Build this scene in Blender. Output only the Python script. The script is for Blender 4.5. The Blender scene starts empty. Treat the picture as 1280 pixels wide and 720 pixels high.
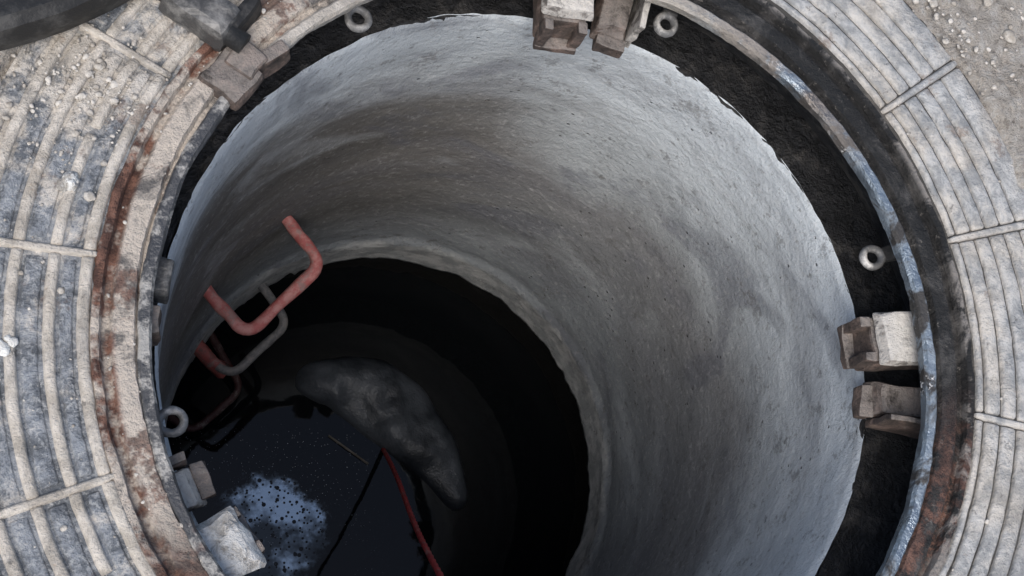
import bpy, bmesh, math, random
from mathutils import Vector, Matrix, noise
random.seed(7)
scene=bpy.context.scene
def nz(x,y,z,s=1.0): return noise.noise(Vector((x*s,y*s,z*s)))
# ---------------------------------------------------------------- materials
class G:
    def __init__(s,name):
        s.m=bpy.data.materials.new(name); s.m.use_nodes=True; s.nt=s.m.node_tree; s.nt.nodes.clear()
        s.out=s.nt.nodes.new('ShaderNodeOutputMaterial'); s.b=s.nt.nodes.new('ShaderNodeBsdfPrincipled')
        s.nt.links.new(s.b.outputs[0],s.out.inputs[0])
        s.tc=s.nt.nodes.new('ShaderNodeTexCoord'); s.P=s.tc.outputs['Object']
        sp=s.nt.nodes.new('ShaderNodeSeparateXYZ'); s.nt.links.new(s.P,sp.inputs[0]); s.X,s.Y,s.Z=sp.outputs
    def put(s,inp,v):
        if isinstance(v,bpy.types.NodeSocket): s.nt.links.new(v,inp)
        elif isinstance(v,(tuple,list)):
            inp.default_value=tuple(v)+((1,) if len(v)==3 and inp.type=='RGBA' else ())
        else: inp.default_value=v
    def noise(s,scale,detail=5,rough=.6,dist=0,vec=None,stretch=None,off=0):
        n=s.nt.nodes.new('ShaderNodeTexNoise'); n.inputs['Scale'].default_value=scale; n.inputs['Detail'].default_value=min(detail,5)
        n.inputs['Roughness'].default_value=rough; n.inputs['Distortion'].default_value=dist
        mp=s.nt.nodes.new('ShaderNodeMapping'); s.put(mp.inputs[0],vec or s.P)
        mp.inputs['Location'].default_value=(off,off*1.7,off*.6)
        if stretch: mp.inputs['Scale'].default_value=stretch
        s.nt.links.new(mp.outputs[0],n.inputs['Vector']); return n.outputs[0]
    def vor(s,scale,feature='F1',rnd=1):
        n=s.nt.nodes.new('ShaderNodeTexVoronoi'); n.feature=feature; n.inputs['Scale'].default_value=scale; n.inputs['Randomness'].default_value=rnd
        s.nt.links.new(s.P,n.inputs['Vector']); return n.outputs['Distance']
    def math(s,op,a,b=0.0,c=0.0,clamp=False):
        n=s.nt.nodes.new('ShaderNodeMath'); n.operation=op; n.use_clamp=clamp
        s.put(n.inputs[0],a); s.put(n.inputs[1],b)
        s.put(n.inputs[2],c); return n.outputs[0]
    def rng(s,v,a,b,c=0.0,d=1.0,smooth=True):
        n=s.nt.nodes.new('ShaderNodeMapRange'); n.interpolation_type='SMOOTHSTEP' if smooth else 'LINEAR'
        s.put(n.inputs['Value'],v)
        for k,x in zip(('From Min','From Max','To Min','To Max'),(a,b,c,d)): n.inputs[k].default_value=x
        return n.outputs[0]
    def ramp(s,v,stops):
        n=s.nt.nodes.new('ShaderNodeValToRGB'); e=n.color_ramp.elements
        while len(e)<len(stops): e.new(.5)
        for i,(p,c) in enumerate(stops):
            e[i].position=p; e[i].color=tuple(c)+(1,) if isinstance(c,(tuple,list)) else (c,c,c,1)
        s.put(n.inputs[0],v); return n.outputs[0]
    def mix(s,f,a,b,mode='MIX'):
        n=s.nt.nodes.new('ShaderNodeMix'); n.data_type='RGBA'; n.blend_type=mode
        s.put(n.inputs[0],f); s.put(n.inputs[6],a); s.put(n.inputs[7],b); return n.outputs[2]
    def bump(s,h,strength,dist=.01,normal=None):
        n=s.nt.nodes.new('ShaderNodeBump'); n.inputs['Strength'].default_value=strength; n.inputs['Distance'].default_value=dist
        s.put(n.inputs['Height'],h)
        if normal: s.put(n.inputs['Normal'],normal)
        s.nt.links.new(n.outputs[0],s.b.inputs['Normal']); return n.outputs[0]
    def fin(s,col,rough,metal=0.0,spec=.5):
        s.put(s.b.inputs['Base Color'],col); s.put(s.b.inputs['Roughness'],rough); s.put(s.b.inputs['Metallic'],metal)
        s.put(s.b.inputs['Specular IOR Level'],spec); return s.m
def C3(r,g=None,b=None): return (r,r,r) if g is None else (r,g,b)
DUST=(.56,.51,.44)

def m_concrete():
    g=G('concrete_shaft_mat')
    n1=g.noise(2.6,4,.5,.4); ns=g.noise(2.0,5,.55,.8,stretch=(1,1,2.4),off=3)
    fine=g.noise(7,5,.7,.5,stretch=(1,1,4),off=13)
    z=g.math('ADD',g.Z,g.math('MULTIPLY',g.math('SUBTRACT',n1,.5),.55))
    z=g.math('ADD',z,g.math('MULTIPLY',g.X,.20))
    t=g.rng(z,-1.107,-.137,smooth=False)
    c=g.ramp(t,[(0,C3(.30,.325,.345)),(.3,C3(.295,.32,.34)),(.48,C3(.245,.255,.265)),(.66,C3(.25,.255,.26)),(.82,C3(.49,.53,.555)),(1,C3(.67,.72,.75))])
    # brown damp stain on the far wall
    w=g.math('MULTIPLY',g.rng(g.math('ADD',g.X,g.math('MULTIPLY',n1,.3)),.48,.08),g.rng(g.math('ADD',g.Z,g.math('MULTIPLY',g.math('SUBTRACT',ns,.5),.55)),-.28,-.42))
    w=g.math('MULTIPLY',w,g.rng(g.Z,-1.02,-.80))
    w=g.math('MULTIPLY',w,g.rng(g.Y,-.10,.15))
    c=g.mix(g.math('MULTIPLY',w,.88),c,g.mix(g.rng(ns,.4,.6),(.115,.107,.096),(.18,.17,.155)))
    # broad smears
    c=g.mix(g.rng(ns,.48,.64,0,.55),c,g.mix(.6,c,(.12,.12,.14)))
    c=g.mix(g.rng(g.noise(2.6,5,.58,1.2,stretch=(1,1,1.5),off=9),.54,.68,0,.34),c,(.60,.635,.66))
    c=g.mix(g.rng(g.noise(2.8,4,.58,1.6,stretch=(1,1,1.3),off=21),.53,.65,0,.50),c,(.13,.137,.165))
    c=g.mix(g.rng(fine,.50,.66,0,.22),c,(.15,.15,.155))
    # pale mortar lip at the bottom
    lip=g.rng(g.math('ADD',g.Z,g.math('MULTIPLY',g.noise(14,4),.05)),-.985,-1.0)
    c=g.mix(g.math('MULTIPLY',lip,.65),c,g.mix(g.rng(g.noise(30,5),.4,.6),(.34,.35,.345),(.62,.62,.60)))
    # fine speckle, pits, scratches
    c=g.mix(g.rng(g.noise(90,4,.7),.52,.72,0,.26),c,(.70,.70,.69))
    c=g.mix(g.rng(g.noise(45,5,.80,off=4),.56,.68,0,.55),c,(.12,.117,.113))
    c=g.mix(g.rng(g.noise(16,5,.85,off=44),.57,.65,0,.50),c,(.14,.135,.13))
    pit=g.math('MULTIPLY',g.rng(g.vor(60),.15,.05),g.rng(g.noise(9,3,off=2),.52,.60))
    c=g.mix(g.math('MULTIPLY',pit,.75),c,(.07,.068,.065))
    h=g.math('ADD',g.math('MULTIPLY',g.noise(110,5,.8),.8),g.math('ADD',g.math('MULTIPLY',g.noise(22,5,.7,off=5),1.3),g.math('MULTIPLY',pit,-1.2)))
    g.bump(h,.85,.006)
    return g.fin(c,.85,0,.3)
def m_bitumen():
    g=G('bitumen_mat'); n=g.noise(28,8,.7); f=g.noise(150,5,.7)
    c=g.ramp(n,[(.3,C3(.006)),(.52,C3(.014,.014,.015)),(.64,C3(.05,.047,.044)),(.8,C3(.14,.125,.11))])
    g.bump(g.math('ADD',g.math('MULTIPLY',f,.5),n),1.0,.018)
    return g.fin(c,g.rng(n,.3,.7,.26,.65),0,.55)
def m_wall():
    g=G('frame_inner_wall_mat'); n=g.noise(18,8,.7,stretch=(1,1,2)); f=g.noise(90,5,.7)
    c=g.ramp(n,[(.3,C3(.010)),(.5,C3(.028,.029,.031)),(.66,C3(.07,.066,.06)),(.8,C3(.16,.13,.10))])
    g.bump(g.math('ADD',f,n),.8,.006)
    return g.fin(c,.5,.3,.5)
def m_lip():
    g=G('frame_lip_mat'); n=g.noise(14,5,.7,.5); f=g.noise(110,4,.7)
    rt=g.rng(g.X,.1,.3)
    left=g.mix(g.rng(g.noise(22,5,.75,off=5),.48,.60),(.055,.057,.062),(.34,.33,.31))
    left=g.mix(g.rng(g.Y,.22,.3,0,.6),left,DUST)
    right=g.mix(g.rng(n,.52,.62),(.27,.32,.37),(.05,.047,.045))
    right=g.mix(g.rng(g.noise(20,5,.8,off=15),.60,.64),right,(.75,.74,.72))
    up=g.math('MULTIPLY',g.rng(g.Y,.15,.26),g.rng(g.noise(12,4,.7,off=2),.38,.52))
    right=g.mix(up,right,(.22,.195,.175))
    c=g.mix(rt,left,right)
    c=g.mix(g.rng(g.noise(9,5,.7,off=8),.62,.70,0,.5),c,(.14,.085,.065))
    g.bump(g.math('ADD',f,n),.8,.004)
    return g.fin(c,g.rng(n,.35,.65,.25,.65),g.math('MULTIPLY',rt,g.rng(n,.60,.50,.1,.75)),.5)
def m_seat():
    g=G('frame_seat_mat'); n=g.noise(16,5,.72,.5); f=g.noise(130,5,.75)
    R=g.math('SQRT',g.math('ADD',g.math('MULTIPLY',g.X,g.X),g.math('MULTIPLY',g.Y,g.Y)))
    left=g.mix(g.rng(n,.36,.50),(.16,.15,.14),(.60,.53,.455))
    rust=g.mix(g.rng(g.noise(40,5,.75),.4,.6),(.080,.040,.030),(.23,.115,.080))
    left=g.mix(g.math('MULTIPLY',g.rng(g.noise(11,5,.7,off=6),.43,.53),g.rng(R,.434,.441)),left,rust)
    left=g.mix(g.math('MULTIPLY',g.rng(g.noise(13,5,.75,off=16),.52,.60),.75),left,rust)
    dark=g.mix(g.rng(n,.46,.70),(.016,.0155,.015),(.095,.09,.085))
    dark=g.mix(g.math('MULTIPLY',g.rng(g.Y,-.06,-.20),g.rng(g.noise(24,5,.8,off=1),.42,.56,0,.8)),dark,rust)
    dark=g.mix(g.math('MULTIPLY',g.rng(R,.442,.449),g.rng(n,.46,.56,0,.7)),dark,(.36,.33,.30))
    c=g.mix(g.rng(g.math('SUBTRACT',g.X,g.math('MULTIPLY',g.Y,.6)),-.33,-.20),left,dark)
    c=g.mix(g.rng(f,.60,.72,0,.35),c,(.5,.46,.41))
    g.bump(g.math('ADD',f,g.math('MULTIPLY',n,1.3)),1.0,.007)
    return g.fin(c,g.rng(g.X,-.3,0,.85,.6),0,.45)
def m_flange(name,top):
    g=G(name); n=g.noise(9,5,.7,.4); n2=g.noise(30,5,.78,.3,off=3); f=g.noise(190,5,.75)
    rt=g.rng(g.X,-.1,.25)
    iron=g.mix(g.rng(n2,.40,.60),(.12,.132,.147),(.29,.312,.34))
    iron=g.mix(g.rng(f,.48,.66,0,.7),iron,(.50,.51,.51))
    dust=g.mix(g.rng(n2,.35,.65),(.41,.37,.315),(.66,.61,.54))
    if top:
        mL=g.rng(g.math('ADD',n,g.math('MULTIPLY',n2,.5)),.55,.76,.62,1.0)
        mR=g.rng(g.math('ADD',n,g.math('MULTIPLY',n2,.4)),.58,.84,.10,.8)
        ironR=g.mix(g.rng(n2,.4,.6),(.32,.33,.335),(.54,.545,.54))
        iron=g.mix(rt,iron,ironR)
    else:
        up=g.math('MULTIPLY',g.rng(g.Y,.10,.24),.16)
        mL=g.rng(g.math('ADD',g.math('ADD',n,g.math('MULTIPLY',n2,.6)),up),.84,1.0,0,.9)
        mR=g.rng(n,.5,.7,0,.30)
        iron=g.mix(rt,iron,(.07,.067,.062))
    m=g.math('ADD',g.math('MULTIPLY',mL,g.math('SUBTRACT',1.0,rt)),g.math('MULTIPLY',mR,rt))
    c=g.mix(m,iron,dust)
    c=g.mix(g.rng(g.noise(60,5,.8,off=7),.58,.68,0,.65),c,(.08,.078,.075))
    c=g.mix(g.rng(g.noise(5,4,.6,off=17),.55,.68,0,.35),c,(.16,.16,.16))
    c=g.mix(g.rng(g.noise(14,5,.8,off=27),.60,.68,0,.45),c,(.20,.13,.09))
    g.bump(g.math('ADD',g.math('MULTIPLY',f,.7),g.math('MULTIPLY',n2,1.4)),.9,.005)
    return g.fin(c,g.rng(m,0,1,.45,.92),g.math('MULTIPLY',g.math('SUBTRACT',1.0,m),.2),.5)
def m_sand():
    g=G('ground_mat'); n=g.noise(6,5,.65); n2=g.noise(55,5,.8); f=g.noise(300,4,.8)
    c=g.mix(g.rng(n,.35,.65),(.54,.485,.42),(.68,.63,.565))
    c=g.mix(g.rng(n2,.50,.62,0,.8),c,(.80,.77,.72)); c=g.mix(g.rng(n2,.47,.36,0,.8),c,(.28,.245,.21))
    c=g.mix(g.rng(g.vor(140),.30,.12,0,.4),c,(.74,.71,.66))
    g.bump(g.math('ADD',n2,g.math('MULTIPLY',f,.6)),1.0,.016)
    return g.fin(c,.95,0,.2)
def m_stone():
    g=G('stone_mat'); n=g.noise(35,5,.7); c=g.mix(g.rng(n,.4,.6),(.33,.30,.26),(.60,.57,.52))
    g.bump(g.noise(200,4),.6,.004); return g.fin(c,.95,0,.2)
def m_plaster(name='plaster_mat',a=(.55,.54,.51),b=(.80,.80,.77)):
    g=G(name); n=g.noise(45,5,.8,.5); c=g.mix(g.rng(n,.38,.58),a,b); c=g.mix(g.rng(g.noise(22,5,.8,off=9),.56,.66,0,.8),c,(.20,.18,.155)); g.bump(n,1.0,.006); return g.fin(c,.95,0,.2)
def m_bracket(name,dusty):
    g=G(name); n=g.noise(30,5,.75,.3); f=g.noise(140,5,.75)
    rust=g.ramp(n,[(.3,C3(.030,.027,.025)),(.5,C3(.10,.077,.066)),(.62,C3(.20,.145,.12)),(.78,C3(.42,.37,.32))])
    geo=g.nt.nodes.new('ShaderNodeNewGeometry'); sp=g.nt.nodes.new('ShaderNodeSeparateXYZ'); g.nt.links.new(geo.outputs['True Normal'],sp.inputs[0])
    up=g.rng(sp.outputs[2],.35,.85)
    k=g.math('MULTIPLY',up,g.rng(n,.30,.50,.3 if dusty>.5 else 0,dusty))
    if dusty>.8: k=g.math('MAXIMUM',k,g.rng(n,.40,.52,.2,.75))
    c=g.mix(k,rust,(.66,.63,.58) if dusty>.8 else (.40,.37,.34))
    g.bump(g.math('ADD',f,n),.9,.005); return g.fin(c,.75,.1,.4)
def m_black(name,col=.012,rough=.5):
    g=G(name); n=g.noise(30,5,.7); c=g.mix(g.rng(n,.45,.7),C3(col),C3(col*4.5,col*4.4,col*4.2)); g.bump(n,.6,.004); return g.fin(c,rough)
def m_red(name,a,b):
    g=G(name); n=g.noise(60,5,.7); c=g.mix(g.rng(n,.42,.62),a,b); c=g.mix(g.rng(g.noise(25,5,.8,off=6),.54,.64,0,.6),c,(.28,.25,.23)); g.bump(n,.5,.002); return g.fin(c,.6)
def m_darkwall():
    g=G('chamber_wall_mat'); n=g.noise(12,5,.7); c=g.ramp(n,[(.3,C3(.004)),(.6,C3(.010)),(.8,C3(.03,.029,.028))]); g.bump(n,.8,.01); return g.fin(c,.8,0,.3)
def m_water():
    g=G('water_mat')
    n=g.noise(8,5,.6)
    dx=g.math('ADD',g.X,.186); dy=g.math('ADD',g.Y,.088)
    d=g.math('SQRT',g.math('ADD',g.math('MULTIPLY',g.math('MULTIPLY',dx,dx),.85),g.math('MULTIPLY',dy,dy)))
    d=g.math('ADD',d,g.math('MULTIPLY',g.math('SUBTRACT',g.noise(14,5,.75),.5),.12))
    sky_glint=g.rng(d,.110,.082)  # patch where the sky's reflection is painted into the water
    bub=g.rng(g.vor(110),.22,.30)   # bubbles leave dark round holes in the painted sky reflection
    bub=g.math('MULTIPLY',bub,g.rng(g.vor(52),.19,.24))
    sky_glint=g.math('MULTIPLY',sky_glint,g.math('MULTIPLY',bub,g.rng(g.noise(11,4,.65,off=31),.38,.60,.22,1.0)))
    speck=g.math('MULTIPLY',g.rng(g.vor(150),.17,.09),g.rng(g.noise(7,4,off=11),.42,.54))
    speck=g.math('MULTIPLY',speck,g.math('MULTIPLY',g.rng(g.X,.06,-.06),g.rng(g.Y,.14,.06)))
    c=g.mix(sky_glint,(.005,.006,.007),(.33,.40,.455))
    c=g.mix(g.math('MULTIPLY',speck,.9),c,(.55,.57,.59))
    g.bump(g.math('ADD',g.noise(5,3,.5),g.math('MULTIPLY',g.noise(30,3,.5),.06)),.05,.02)
    g.b.inputs['IOR'].default_value=1.33
    return g.fin(c,.03,g.math('MULTIPLY',sky_glint,.92),.5)
def m_wall_reflection():  # dim wall reflection put into the hump's colour
    g=G('wall_reflection_mat'); n=g.noise(6,4,.6,.4); c=g.mix(g.rng(n,.36,.62),(.020,.024,.030),(.085,.095,.108)); c=g.mix(g.rng(g.noise(60,5,.8),.55,.68,0,.5),c,(.015,.015,.017)); g.bump(g.noise(30,5,.7),.5,.008); return g.fin(c,.40)

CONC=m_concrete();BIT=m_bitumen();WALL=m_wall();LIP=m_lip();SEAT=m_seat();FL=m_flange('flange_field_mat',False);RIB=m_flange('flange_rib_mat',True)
SAND=m_sand();STONE=m_stone();PLAS=m_plaster();CAPM=m_plaster('mortar_mat',(.38,.365,.34),(.70,.69,.66));BRA=m_bracket('bracket_dusty_mat',1.0);BRB=m_bracket('bracket_rust_mat',.45)
BLK=m_black('cover_black_mat',.014,.6);DARK=m_darkwall();WAT=m_water();WALLREF=m_wall_reflection()
GAL=m_black('galvanised_mat',.15,.45); STEEL=m_black('dark_steel_mat',.05,.45)
RED=m_red('red_plastic_mat',(.46,.13,.12),(.56,.26,.235)); REDD=m_red('dirty_red_mat',(.34,.08,.07),(.18,.07,.06)); GREY=m_red('grey_steel_mat',(.13,.13,.135),(.24,.23,.22)); BROWN=m_red('dark_red_mat',(.07,.028,.028),(.10,.05,.045))
ROPE=m_red('rope_red_mat',(.46,.055,.06),(.28,.04,.045))
STK=m_red('stick_mat',(.22,.20,.17),(.15,.13,.105))
# ---------------------------------------------------------------- mesh helpers
def mk(name,verts,faces,mat,parent=None,smooth=True,mats=None,fm=None):
    me=bpy.data.meshes.new(name); me.from_pydata([tuple(v) for v in verts],[],faces); me.update()
    for m in (mats or [mat]): me.materials.append(m)
    if fm:
        for p,i in zip(me.polygons,fm): p.material_index=i
    if smooth: me.polygons.foreach_set('use_smooth',[True]*len(me.polygons))
    o=bpy.data.objects.new(name,me); scene.collection.objects.link(o)
    if parent: o.parent=parent
    return o
def empty(name):
    o=bpy.data.objects.new(name,None); scene.collection.objects.link(o); return o
def lathe(name,prof,mat,seg=360,c=(0,0),jr=0,jz=0,js=20,parent=None,flat=False,close=False):
    V=[];F=[];n=len(prof)
    for i in range(seg):
        a=2*math.pi*i/seg; ca,sa=math.cos(a),math.sin(a)
        for (r,z) in prof:
            rr=r+jr*nz(ca*r,sa*r,z,js)+jr*.6*nz(ca*r,sa*r,z+5,js*4); zz=z+jz*nz(ca*r+3,sa*r,z,js)
            V.append((c[0]+ca*rr,c[1]+sa*rr,zz))
    for i in range(seg):
        j=(i+1)%seg
        for k in range(n-1 if not close else n):
            k2=(k+1)%n
            F.append((i*n+k,j*n+k,j*n+k2,i*n+k2))
    o=mk(name,V,F,mat,parent,not flat)
    if not flat:
        md=o.modifiers.new('es','EDGE_SPLIT'); md.split_angle=math.radians(35)
    return o
def subdiv(prof,k):
    out=[]
    for a,b in zip(prof[:-1],prof[1:]):
        for i in range(k): t=i/k; out.append((a[0]+(b[0]-a[0])*t,a[1]+(b[1]-a[1])*t))
    out.append(prof[-1]); return out
def arcbars(name,bars,mat,parent,mats=None):
    V=[];F=[]
    for (r0,r1,a0,a1,z0,z1,bv) in bars:
        n=max(4,int(abs(a1-a0)/1.0)); prof=[(r0,z0),(r0+bv*.35,z1-bv*.35),(r0+bv,z1),((r0+r1)/2,z1+.0003),(r1-bv,z1),(r1-bv*.35,z1-bv*.35),(r1,z0)]
        base=len(V); m=len(prof); rm=(r0+r1)/2; ea=math.degrees(bv/rm)
        angs=[a0,a0+ea*.35,a0+ea]+[a0+ea+(a1-a0-2*ea)*i/n for i in range(1,n)]+[a1-ea,a1-ea*.35,a1]
        for q,a in enumerate(angs):
            e=min(q,len(angs)-1-q); sh=(0,.65,1)[min(e,2)]; wd=(.80,.93,1)[min(e,2)]
            ar=math.radians(a)
            for (r,z) in prof:
                r=rm+(r-rm)*wd; z=z0+(z-z0)*sh
                x=r*math.cos(ar);y=r*math.sin(ar)
                rr=r+.0008*nz(x,y,z,45)+.0005*nz(x,y,z,160); z+=.0010*nz(x,y,z,60)
                V.append((rr*math.cos(ar),rr*math.sin(ar),z))
        for q in range(len(angs)-1):
            for k in range(m-1): F.append((base+q*m+k,base+q*m+k+1,base+(q+1)*m+k+1,base+(q+1)*m+k))
    return mk(name,V,F,mat,parent)
def tube(name,pts,rad,mat,parent=None,seg=14,twist=0,smoothn=0,jit=0,mats=None,split=None):
    P=[Vector(p) for p in pts]
    V=[];F=[];fm=[]; up=None
    for i,p in enumerate(P):
        t=(P[min(i+1,len(P)-1)]-P[max(i-1,0)]).normalized()
        if up is None: up=t.orthogonal().normalized()
        up=(up-t*up.dot(t)).normalized(); s=t.cross(up)
        for k in range(seg):
            a=2*math.pi*k/seg+twist*i; r=rad*(1+jit*nz(p.x+math.cos(a)*.02,p.y+math.sin(a)*.02,p.z,40))
            if twist: r*=1+.12*math.cos(3*(a-2*twist*i))
            V.append(p+up*math.cos(a)*r+s*math.sin(a)*r)
    for i in range(len(P)-1):
        for k in range(seg):
            F.append((i*seg+k,i*seg+(k+1)%seg,(i+1)*seg+(k+1)%seg,(i+1)*seg+k)); fm.append(0 if split is None else split(P[i]))
    F.append(tuple(range(seg))[::-1]);F.append(tuple((len(P)-1)*seg+k for k in range(seg)));fm+=[fm[0],fm[-1]]
    return mk(name,V,F,mat,parent,mats=mats,fm=fm)
def fillet(pts,r,n=6):
    P=[Vector(p) for p in pts]; out=[P[0]]
    for i in range(1,len(P)-1):
        a=(P[i-1]-P[i]).normalized(); b=(P[i+1]-P[i]).normalized(); s=P[i]+a*r; e=P[i]+b*r
        for k in range(n+1):
            t=k/n; out.append(s*(1-t)**2+P[i]*2*t*(1-t)+e*t*t)
    out.append(P[-1]); return out
def box(name,corners_bottom,corners_top,mat,parent,bev=.003,seg=2,jit=.0014,js=60):
    V=list(corners_bottom)+list(corners_top)
    F=[(3,2,1,0),(4,5,6,7),(0,1,5,4),(1,2,6,5),(2,3,7,6),(3,0,4,7)]
    o=mk(name,V,F,mat,parent,False)
    bm=bmesh.new(); bm.from_mesh(o.data)
    bmesh.ops.recalc_face_normals(bm,faces=bm.faces)
    bmesh.ops.bevel(bm,geom=bm.edges[:],offset=bev,segments=seg,affect='EDGES',profile=.6)
    bmesh.ops.subdivide_edges(bm,edges=[e for e in bm.edges if e.calc_length()>.012],cuts=3,use_grid_fill=True)
    for v in bm.verts:
        p=v.co; v.co=p+Vector((nz(p.x,p.y,p.z,js),nz(p.x+9,p.y,p.z,js),nz(p.x,p.y+9,p.z,js)))*jit*2
    bm.to_mesh(o.data); bm.free(); return o
def pbox(name,r0,r1,a,w,z0,z1,mat,parent,slope=0,c=(0,0),bev=.003,taper=0,dz=0,jit=.0014):
    A=math.radians(a); er=Vector((math.cos(A),math.sin(A),0)); et=Vector((-math.sin(A),math.cos(A),0)); C0=Vector((c[0],c[1],0))
    def q(r,t,z): return C0+er*r+et*t+Vector((0,0,z))
    h=w/2; t=taper
    bot=[q(r0,-h,z0),q(r1,-h,z0),q(r1,h,z0),q(r0,h,z0)]
    top=[q(r0+slope,-h+t,z1-dz),q(r1,-h+t,z1),q(r1,h-t,z1),q(r0+slope,h-t,z1-dz)]
    return box(name,bot,top,mat,parent,bev,jit=jit)
# ---------------------------------------------------------------- concrete shaft
shaft=empty('concrete_shaft')
V=[];F=[];SEG=384;ROW=130
zt,zb=-.137,-1.107
for i in range(SEG):
    a=2*math.pi*i/SEG; ca,sa=math.cos(a),math.sin(a)
    chip=.012*nz(ca,sa,0,9)+.006*nz(ca,sa,0,30)
    deg=math.degrees(a)
    if 112<deg<160: chip+=.055*max(0,nz(ca,sa,2,22))+.03*nz(ca,sa,7,11)
    zbot=zb-chip
    for k in range(ROW+1):
        t=k/ROW; z=zt+(zbot-zt)*t; x,y=.4*ca,.4*sa
        r=.4+.0050*nz(x,y,z*1.8,5)+.0014*nz(x,y,z,18)+.0009*nz(x,y,z,60)
        r-=.009*max(0,min(1,(-1.0-z+.02*nz(x,y,0,12))/.02))
        if k==0: r+=.003+.0015*nz(x,y,z,50)
        V.append((r*ca,r*sa,z))
for i in range(SEG):
    j=(i+1)%SEG
    for k in range(ROW): F.append((i*(ROW+1)+k,j*(ROW+1)+k,j*(ROW+1)+k+1,i*(ROW+1)+k+1))
base=len(V)
for i in range(SEG):
    a=2*math.pi*i/SEG; v=V[i*(ROW+1)+ROW]; V.append((.46*math.cos(a),.46*math.sin(a),v[2]-.01))
for i in range(SEG):
    j=(i+1)%SEG; F.append((i*(ROW+1)+ROW,j*(ROW+1)+ROW,base+j,base+i))
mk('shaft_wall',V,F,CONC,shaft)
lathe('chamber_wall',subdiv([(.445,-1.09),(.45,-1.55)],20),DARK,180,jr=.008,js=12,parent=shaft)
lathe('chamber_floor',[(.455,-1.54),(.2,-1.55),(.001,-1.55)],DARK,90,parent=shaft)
lathe('bedding_ring',subdiv([(.4025,-.150),(.4028,-.1375),(.43,-.1385),(.52,-.138)],8),BIT,512,jr=.0022,jz=.0055,js=35,parent=shaft)
# ---------------------------------------------------------------- water
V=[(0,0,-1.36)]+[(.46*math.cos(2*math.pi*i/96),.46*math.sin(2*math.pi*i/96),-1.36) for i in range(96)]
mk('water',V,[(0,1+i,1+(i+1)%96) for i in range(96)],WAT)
# smooth curved hump added in place of the shaft wall's reflection
spine=[(-.132,.207),(-.06,.204),(.012,.180),(.080,.127),(.137,.06),(.172,.0),(.190,-.065)]
def spl(t):
    n=len(spine)-1; f=t*n; i=min(int(f),n-1); u=f-i
    p=[Vector(spine[max(0,min(n,i+k))]) for k in (-1,0,1,2)]
    return .5*((2*p[1])+(p[2]-p[0])*u+(2*p[0]-5*p[1]+4*p[2]-p[3])*u*u+(3*p[1]-p[0]-3*p[2]+p[3])*u**3)
V=[];F=[];A_,B_=90,44
for i in range(A_+1):
    t=i/A_; c=spl(t); tg=(spl(min(1,t+.01))-spl(max(0,t-.01))).normalized(); nn=Vector((-tg.y,tg.x))
    wd=(.056+.032*math.exp(-((t-.42)/.26)**2)-.008*math.exp(-((t-.17)/.05)**2))*math.sqrt(max(0.0,1-abs(2*t-1)**3.2))*(1-.20*t)
    for k in range(B_+1):
        b=math.pi*k/B_; off=-math.cos(b)*wd; h=.042*math.sin(b)*min(1,wd/.055)
        x=c.x+nn.x*off;y=c.y+nn.y*off
        V.append((x+.009*nz(x,y,0,13),y+.009*nz(y,x,4,13),-1.367+h*(1+.5*nz(x,y,2,10))+.005*nz(x,y,3,30)*math.sin(b)))
for i in range(A_):
    for k in range(B_): F.append((i*(B_+1)+k,i*(B_+1)+k+1,(i+1)*(B_+1)+k+1,(i+1)*(B_+1)+k))
mk('wall_reflection_hump',V,F,WALLREF)
# ---------------------------------------------------------------- manhole frame
fr=empty('manhole_frame'); LC=(-.004,-.013)
lathe('inner_wall',subdiv([(.478,-.137),(.470,-.085),(.440,-.05),(.418,-.032),(.409,-.022)],4),WALL,400,LC,.002,.001,30,fr)
lathe('lip',subdiv([(.409,-.024),(.402,-.020),(.4005,-.008),(.403,-.004),(.411,-.0035),(.4135,-.006),(.4145,-.015)],2),LIP,480,LC,.0018,.0010,30,fr)
lathe('seat',subdiv([(.409,-.0115),(.4155,-.0112),(.418,-.004),(.428,-.003),(.436,-.004),(.440,-.0095),(.4455,-.010),(.4475,-.001),(.4500,0.0),(.4545,.0),(.456,-.004)],2),SEAT,480,(-.002,-.006),.0018,.0014,35,fr)
lathe('flange',subdiv([(.452,-.0045),(.50,-.004),(.585,-.004),(.588,-.012)],6),FL,480,(0,0),0,.0008,30,fr)
rad=[-62,-37.5,-13.8,11,31.5,55,78,101,124,148,172,197.5,222,247,272,298]
bars=[];sp=[]
for a0,a1 in zip(rad[:-1],rad[1:]):
    mid=(a0+a1)/2
    if 95<mid<255:
        for r0,r1 in ((.4580,.4695),(.487,.498),(.5195,.5305),(.5515,.563)):
            if random.random()<.25:
                m=a0+(a1-a0)*random.uniform(.35,.65)
                bars+=[(r0,r1,a0+.3,m-.35,-.0045,.0006,.003),(r0,r1,m+.35,a1-.3,-.0045,.0006,.003)]
            else: bars.append((r0,r1,a0+.3,a1-.3,-.0045,.0006,.003))
        for r0,r1 in ((.4725,.4845),(.5012,.5172),(.5335,.549),(.567,.581)):
            sp.append((r0,r1,a0+.9,a1-.9,-.0045,-.0020,.002))
    else:
        for r0,r1 in ((.4575,.4655),(.4688,.4862),(.4892,.5062),(.5092,.5272),(.5302,.5490),(.5520,.581)):
            bars.append((r0,r1,a0+.55,a1-.55,-.0045,.0005,.0025))
for a in rad[:-1]:
    bars.append((.456,.583,a-.48,a+.48,-.0045,.0006,.0022))
arcbars('ribs',bars,RIB,fr); arcbars('slabs',sp,FL,fr)
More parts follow.
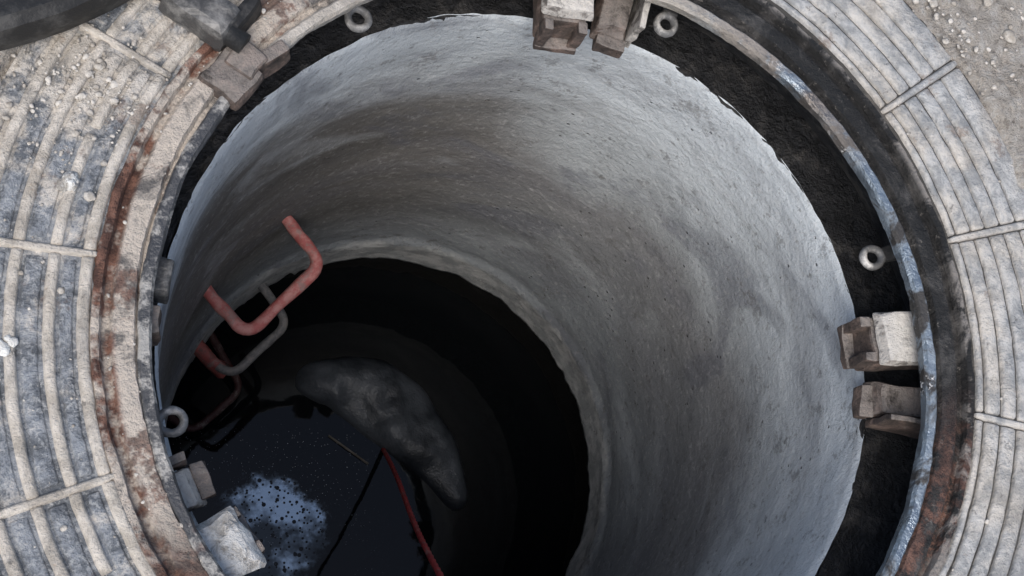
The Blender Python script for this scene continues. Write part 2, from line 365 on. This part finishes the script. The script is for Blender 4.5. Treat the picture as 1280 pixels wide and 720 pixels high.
def bracket(a,i):
    da=math.degrees(.033/.40)
    aA=a+da; aB=a-da*.95
    pbox('bracket_%d_block'%i,.366,.462,aA,.056,-.094,-.048,BRB,fr,slope=.004,c=LC,taper=.003,dz=.006)
    if i==3: pbox('bracket_3_cap',.358,.440,aA+.5,.064,-.052,-.030,CAPM,fr,slope=.010,c=LC,bev=.005,taper=.006,dz=.006,jit=.0025)
    else: pbox('bracket_%d_cap'%i,.371,.440,aA,.062,-.050,-.034,BRA,fr,slope=.006,c=LC,taper=.003,dz=.004)
    pbox('bracket_%d_cheek'%i,.355,.370,aA+3.1,.011,-.090,-.050,BRB,fr,c=LC,bev=.002)
    pbox('bracket_%d_cheek'%i,.357,.371,aA-3.1,.011,-.090,-.050,BRB,fr,c=LC,bev=.002)
    pbox('bracket_%d_foot'%i,.353,.372,aA,.050,-.098,-.088,BRB,fr,c=LC,bev=.002)
    M_=BRB if i!=3 else BRA
    pbox('bracket_%d_shoe'%i,.376,.462,aB,.042,-.092,-.062,M_,fr,slope=.014,c=LC,taper=.004,dz=.010)
    pbox('bracket_%d_toe'%i,.367,.382,aB-.6,.036,-.100,-.082,BRB,fr,c=LC,bev=.002)
    pbox('bracket_%d_web'%i,.384,.462,aB-3.9,.008,-.10,-.045,BRA if i==1 else BRB,fr,c=LC,bev=.002)
for i,a in enumerate((78.7,-4.8,-156.0)): bracket(a,i+1)
pbox('small_lug_block',.394,.455,177,.036,-.06,-.020,BRB,fr,c=LC,taper=.004,dz=.004)
pbox('small_lug_shoe',.389,.455,170,.040,-.075,-.035,STEEL,fr,c=LC,taper=.003,dz=.004)
def eyelet(x,y,i):
    z=-.078; R=.0110;r=.0042; V=[];F=[];n,m=28,12
    a0=math.atan2(y,x)
    for k in range(n):
        A=2*math.pi*k/n
        for j in range(m):
            B=2*math.pi*j/m; rr=r*(1+.15*nz(math.cos(A),math.sin(A),i,2)); ex=1.0+.28*max(0,math.cos(A))
            u=math.cos(A)*(R+rr*math.cos(B))*ex; v=math.sin(A)*(R+rr*math.cos(B))
            V.append((x+u*math.cos(a0)-v*math.sin(a0),y+u*math.sin(a0)+v*math.cos(a0),z+1.35*r*math.sin(B)))
    for k in range(n):
        for j in range(m): F.append((k*m+j,((k+1)%n)*m+j,((k+1)%n)*m+(j+1)%m,k*m+(j+1)%m))
    mk('eyelet_%d'%i,V,F,GAL,fr)
    a=math.degrees(a0); rr=math.hypot(x,y)
    pbox('eyelet_%d_neck'%i,rr+.013,.470,a,.018,-.086,-.073,STEEL,fr,bev=.002)
for i,p in enumerate(((-.190,.354),(.170,.370),(.396,.089),(-.386,-.079))): eyelet(p[0],p[1],i+1)
# ---------------------------------------------------------------- hinge on frame
hg=empty('hinge')
def fbox(name,cx,cy,L,W,ang,z0,z1,mat,parent,bev=.004,taper=0):
    A=math.radians(ang);u=Vector((math.cos(A),math.sin(A),0));v=Vector((-u.y,u.x,0));c=Vector((cx,cy,0))
    def q(s,t,z,k=0): return c+u*(s*(L/2-k))+v*(t*(W/2-k))+Vector((0,0,z))
    return box(name,[q(-1,-1,z0),q(1,-1,z0),q(1,1,z0),q(-1,1,z0)],[q(-1,-1,z1,taper),q(1,-1,z1,taper),q(1,1,z1,taper),q(-1,1,z1,taper)],mat,parent,bev)
fbox('knuckle',-.358,.308,.078,.046,-35,-.01,.030,STEEL,hg,.010,.003)
fbox('knuckle_ear',-.322,.300,.018,.060,-35,-.01,.022,BLK,hg,.006,.002)
tube('pin',[(-.40,.330,.012),(-.318,.273,.012)],.011,BLK,hg)
fbox('arm',-.330,.246,.050,.050,-40,-.016,.002,BRB,hg,.006,.003)
fbox('arm_cap',-.316,.262,.034,.034,-40,.000,.006,BRB,hg,.003,.002)
fbox('arm_tip',-.296,.268,.018,.050,-55,-.030,.002,BRB,hg,.003,.002)
# ---------------------------------------------------------------- opened cover
cv=empty('manhole_cover')
cc=(-.682,.667)
def lathe2(name,prof,mat,**k): return lathe(name,prof,mat,c=cc,parent=cv,**k)
lathe2('rim',subdiv([(.30,.030),(.395,.030),(.40,.052),(.428,.056),(.437,.048),(.440,.030),(.436,.008),(.425,.004)],2),BLK,seg=300,jr=.001,js=30)
lathe2('plate',[(.001,.028),(.15,.029),(.31,.028)],BLK,seg=120)
for k in range(8):
    a=k*45+10
    fbox('stiffener_%d'%(k+1),cc[0]+.2*math.cos(math.radians(a)),cc[1]+.2*math.sin(math.radians(a)),.37,.014,a,.026,.050,BLK,cv,.003)
# ---------------------------------------------------------------- rungs
def rung(pts,mats,rad=.0098,split=None):
    o=empty('ladder_rung'); p=fillet(pts,.030,7)
    Q=[]
    for a,b in zip(p[:-1],p[1:]):
        n=max(1,int((b-a).length/.006)); Q+=[a.lerp(b,i/n) for i in range(n)]
    Q.append(p[-1]); tube('bar',Q,rad,None,o,mats=mats,split=split,jit=.25); return o
rung([(-.206,.352,-.742),(-.150,.270,-.735),(-.269,.156,-.735),(-.330,.236,-.742)],[RED])
r2=rung([(-.225,.340,-1.07),(-.170,.256,-1.06),(-.274,.157,-1.06),(-.322,.208,-1.065),(-.345,.232,-1.07)],[GREY,REDD],.0080,split=lambda p:1 if p.x<-.292 else 0)
tube('torn_sleeve',[(-.283,.168,-1.075),(-.300,.186,-1.062),(-.325,.214,-1.066),(-.352,.245,-1.06)],.015,REDD,r2,jit=1.2)
rung([(-.30,.30,-1.31),(-.237,.183,-1.305),(-.333,.099,-1.305),(-.41,.16,-1.31)],[BROWN],.0075)  # solid bar added in place of the second rung's dim reflection
# ---------------------------------------------------------------- rope, stick
def lerp3(a,b,t): return tuple(a[i]+(b[i]-a[i])*t for i in range(3))
rp=[lerp3((.045,.066,-1.37),(-.080,-.392,-.03),i/200) for i in range(201)]
rp=[(x+.003*math.sin(i*.05),y,z+.01*math.sin(math.pi*i/200)*-1) for i,(x,y,z) in enumerate(rp)]
rp+=[(-.083,-.405,.006),(-.09,-.45,.009),(-.10,-.52,.008),(-.13,-.60,.012),(-.2,-.7,.014)]
tube('rope',rp,.0044,ROPE,seg=12,twist=.35)
tube('stick',[(-.066,.094,-1.357),(-.03,.066,-1.355),(.012,.034,-1.358)],.0022,STK,seg=8,jit=.3)
# ---------------------------------------------------------------- ground
V=[];F=[];rings=[];r=.560
while r<.64: rings.append(r); r+=.002
while r<1.2: rings.append(r); r*=1.006
while r<3: rings.append(r); r*=1.05
while r<400: rings.append(r); r*=1.4
NS=600
for r in rings:
    for i in range(NS):
        a=2*math.pi*i/NS;x,y=r*math.cos(a),r*math.sin(a)
        edge=.578+.012*nz(x,y,0,9)+.010*nz(x,y,0,35)+.006*nz(x,y,0,120)
        if 15<math.degrees(a)<75: edge-=.008
        w=max(0,min(1,(r-edge)/.022)); w=w*w*(3-2*w)
        z=-.012+w*(.016+.010*nz(x,y,0,5)+.007*nz(x,y,0,22)+.005*nz(x,y,0,70)+.003*nz(x,y,0,170))
        V.append((x,y,z))
for k in range(len(rings)-1):
    for i in range(NS):
        j=(i+1)%NS; F.append((k*NS+i,(k+1)*NS+i,(k+1)*NS+j,k*NS+j))
mk('ground',V,F,SAND)
def stones(name,spots,mat):
    V=[];F=[]
    bm=bmesh.new(); bmesh.ops.create_icosphere(bm,subdivisions=2,radius=1); bv=[v.co.copy() for v in bm.verts]; bf=[tuple(v.index for v in f.verts) for f in bm.faces]; bm.free()
    for (x,y,z,s) in spots:
        sx,sy,sz=s*random.uniform(.7,1.3),s*random.uniform(.7,1.2),s*random.uniform(.45,.8); rot=random.uniform(0,6.28);o=random.uniform(0,99);b=len(V)
        for v in bv:
            k=1+.45*noise.noise(v*1.3+Vector((o,o,o))); px,py,pz=v.x*sx*k,v.y*sy*k,v.z*sz*k
            V.append((x+px*math.cos(rot)-py*math.sin(rot),y+px*math.sin(rot)+py*math.cos(rot),z+pz))
        F+=[tuple(b+i for i in f) for f in bf]
    return mk(name,V,F,mat,smooth=True)
sp=[]
for _ in range(3600):
    a=random.uniform(0,6.283); r=.585+abs(random.gauss(0,.17)); s=min(.011,.0010+random.expovariate(1/.0017)); sp.append((r*math.cos(a),r*math.sin(a),.003,s))
for _ in range(340):
    x=random.gauss(-.462,.034);y=random.gauss(.225,.034)
    if math.hypot(x,y)<.455: continue
    sp.append((x,y,-.001,min(.0042,.0006+random.expovariate(1/.0008))))
for _ in range(600):
    a=random.uniform(0,6.283); r=random.uniform(.46,.585); sp.append((r*math.cos(a),r*math.sin(a),-.001,.0005+random.expovariate(1/.0005)))
for _ in range(260):
    a=random.uniform(2.0,4.2); r=random.uniform(.418,.444); sp.append((r*math.cos(a),r*math.sin(a),-.005,.0005+random.expovariate(1/.0006)))
stones('gravel',sp,STONE)
for (x,y,s) in ((-.476,.132,.0085),(-.527,-.022,.007)):
    spots=[(x+random.gauss(0,s*.30),y+random.gauss(0,s*.5),.001,s*random.uniform(.5,.85)) for _ in range(9)]
    stones('plaster_lump',spots,PLAS)
# ---------------------------------------------------------------- light
w=bpy.data.worlds.new('World'); scene.world=w; w.use_nodes=True; nt=w.node_tree
bg=nt.nodes['Background']; sky=nt.nodes.new('ShaderNodeTexSky'); sky.sky_type='NISHITA'; sky.sun_disc=False
SEL=math.radians(56); AZ=math.radians(-120)
sky.sun_elevation=SEL; sky.sun_rotation=math.pi/2-AZ; sky.dust_density=3.0; sky.air_density=1.0; sky.ozone_density=1.0
nt.links.new(sky.outputs[0],bg.inputs[0]); bg.inputs[1].default_value=.15
L=bpy.data.lights.new('sun','SUN'); L.energy=2.5; L.angle=math.radians(46); L.color=(1,.965,.92)
lo=bpy.data.objects.new('sun',L); scene.collection.objects.link(lo)
d=Vector((math.cos(AZ)*math.cos(SEL),math.sin(AZ)*math.cos(SEL),math.sin(SEL)))
lo.rotation_euler=d.to_track_quat('Z','Y').to_euler(); lo.location=d*5
# ---------------------------------------------------------------- camera
cam=bpy.data.cameras.new('camera'); co=bpy.data.objects.new('camera',cam); scene.collection.objects.link(co)
cam.sensor_width=36; cam.lens=1556.2/1280*36; cam.clip_start=.02; cam.clip_end=2000
M=Matrix(((.96112772,0,-.27610417,-.4022),(-.07258213,.96482867,-.25266078,-.2788),(.26639322,.26287950,.92732358,1.1388),(0,0,0,1)))
co.matrix_world=M; scene.camera=co
scene.view_settings.view_transform='Standard'; scene.view_settings.look='None'; scene.view_settings.exposure=0
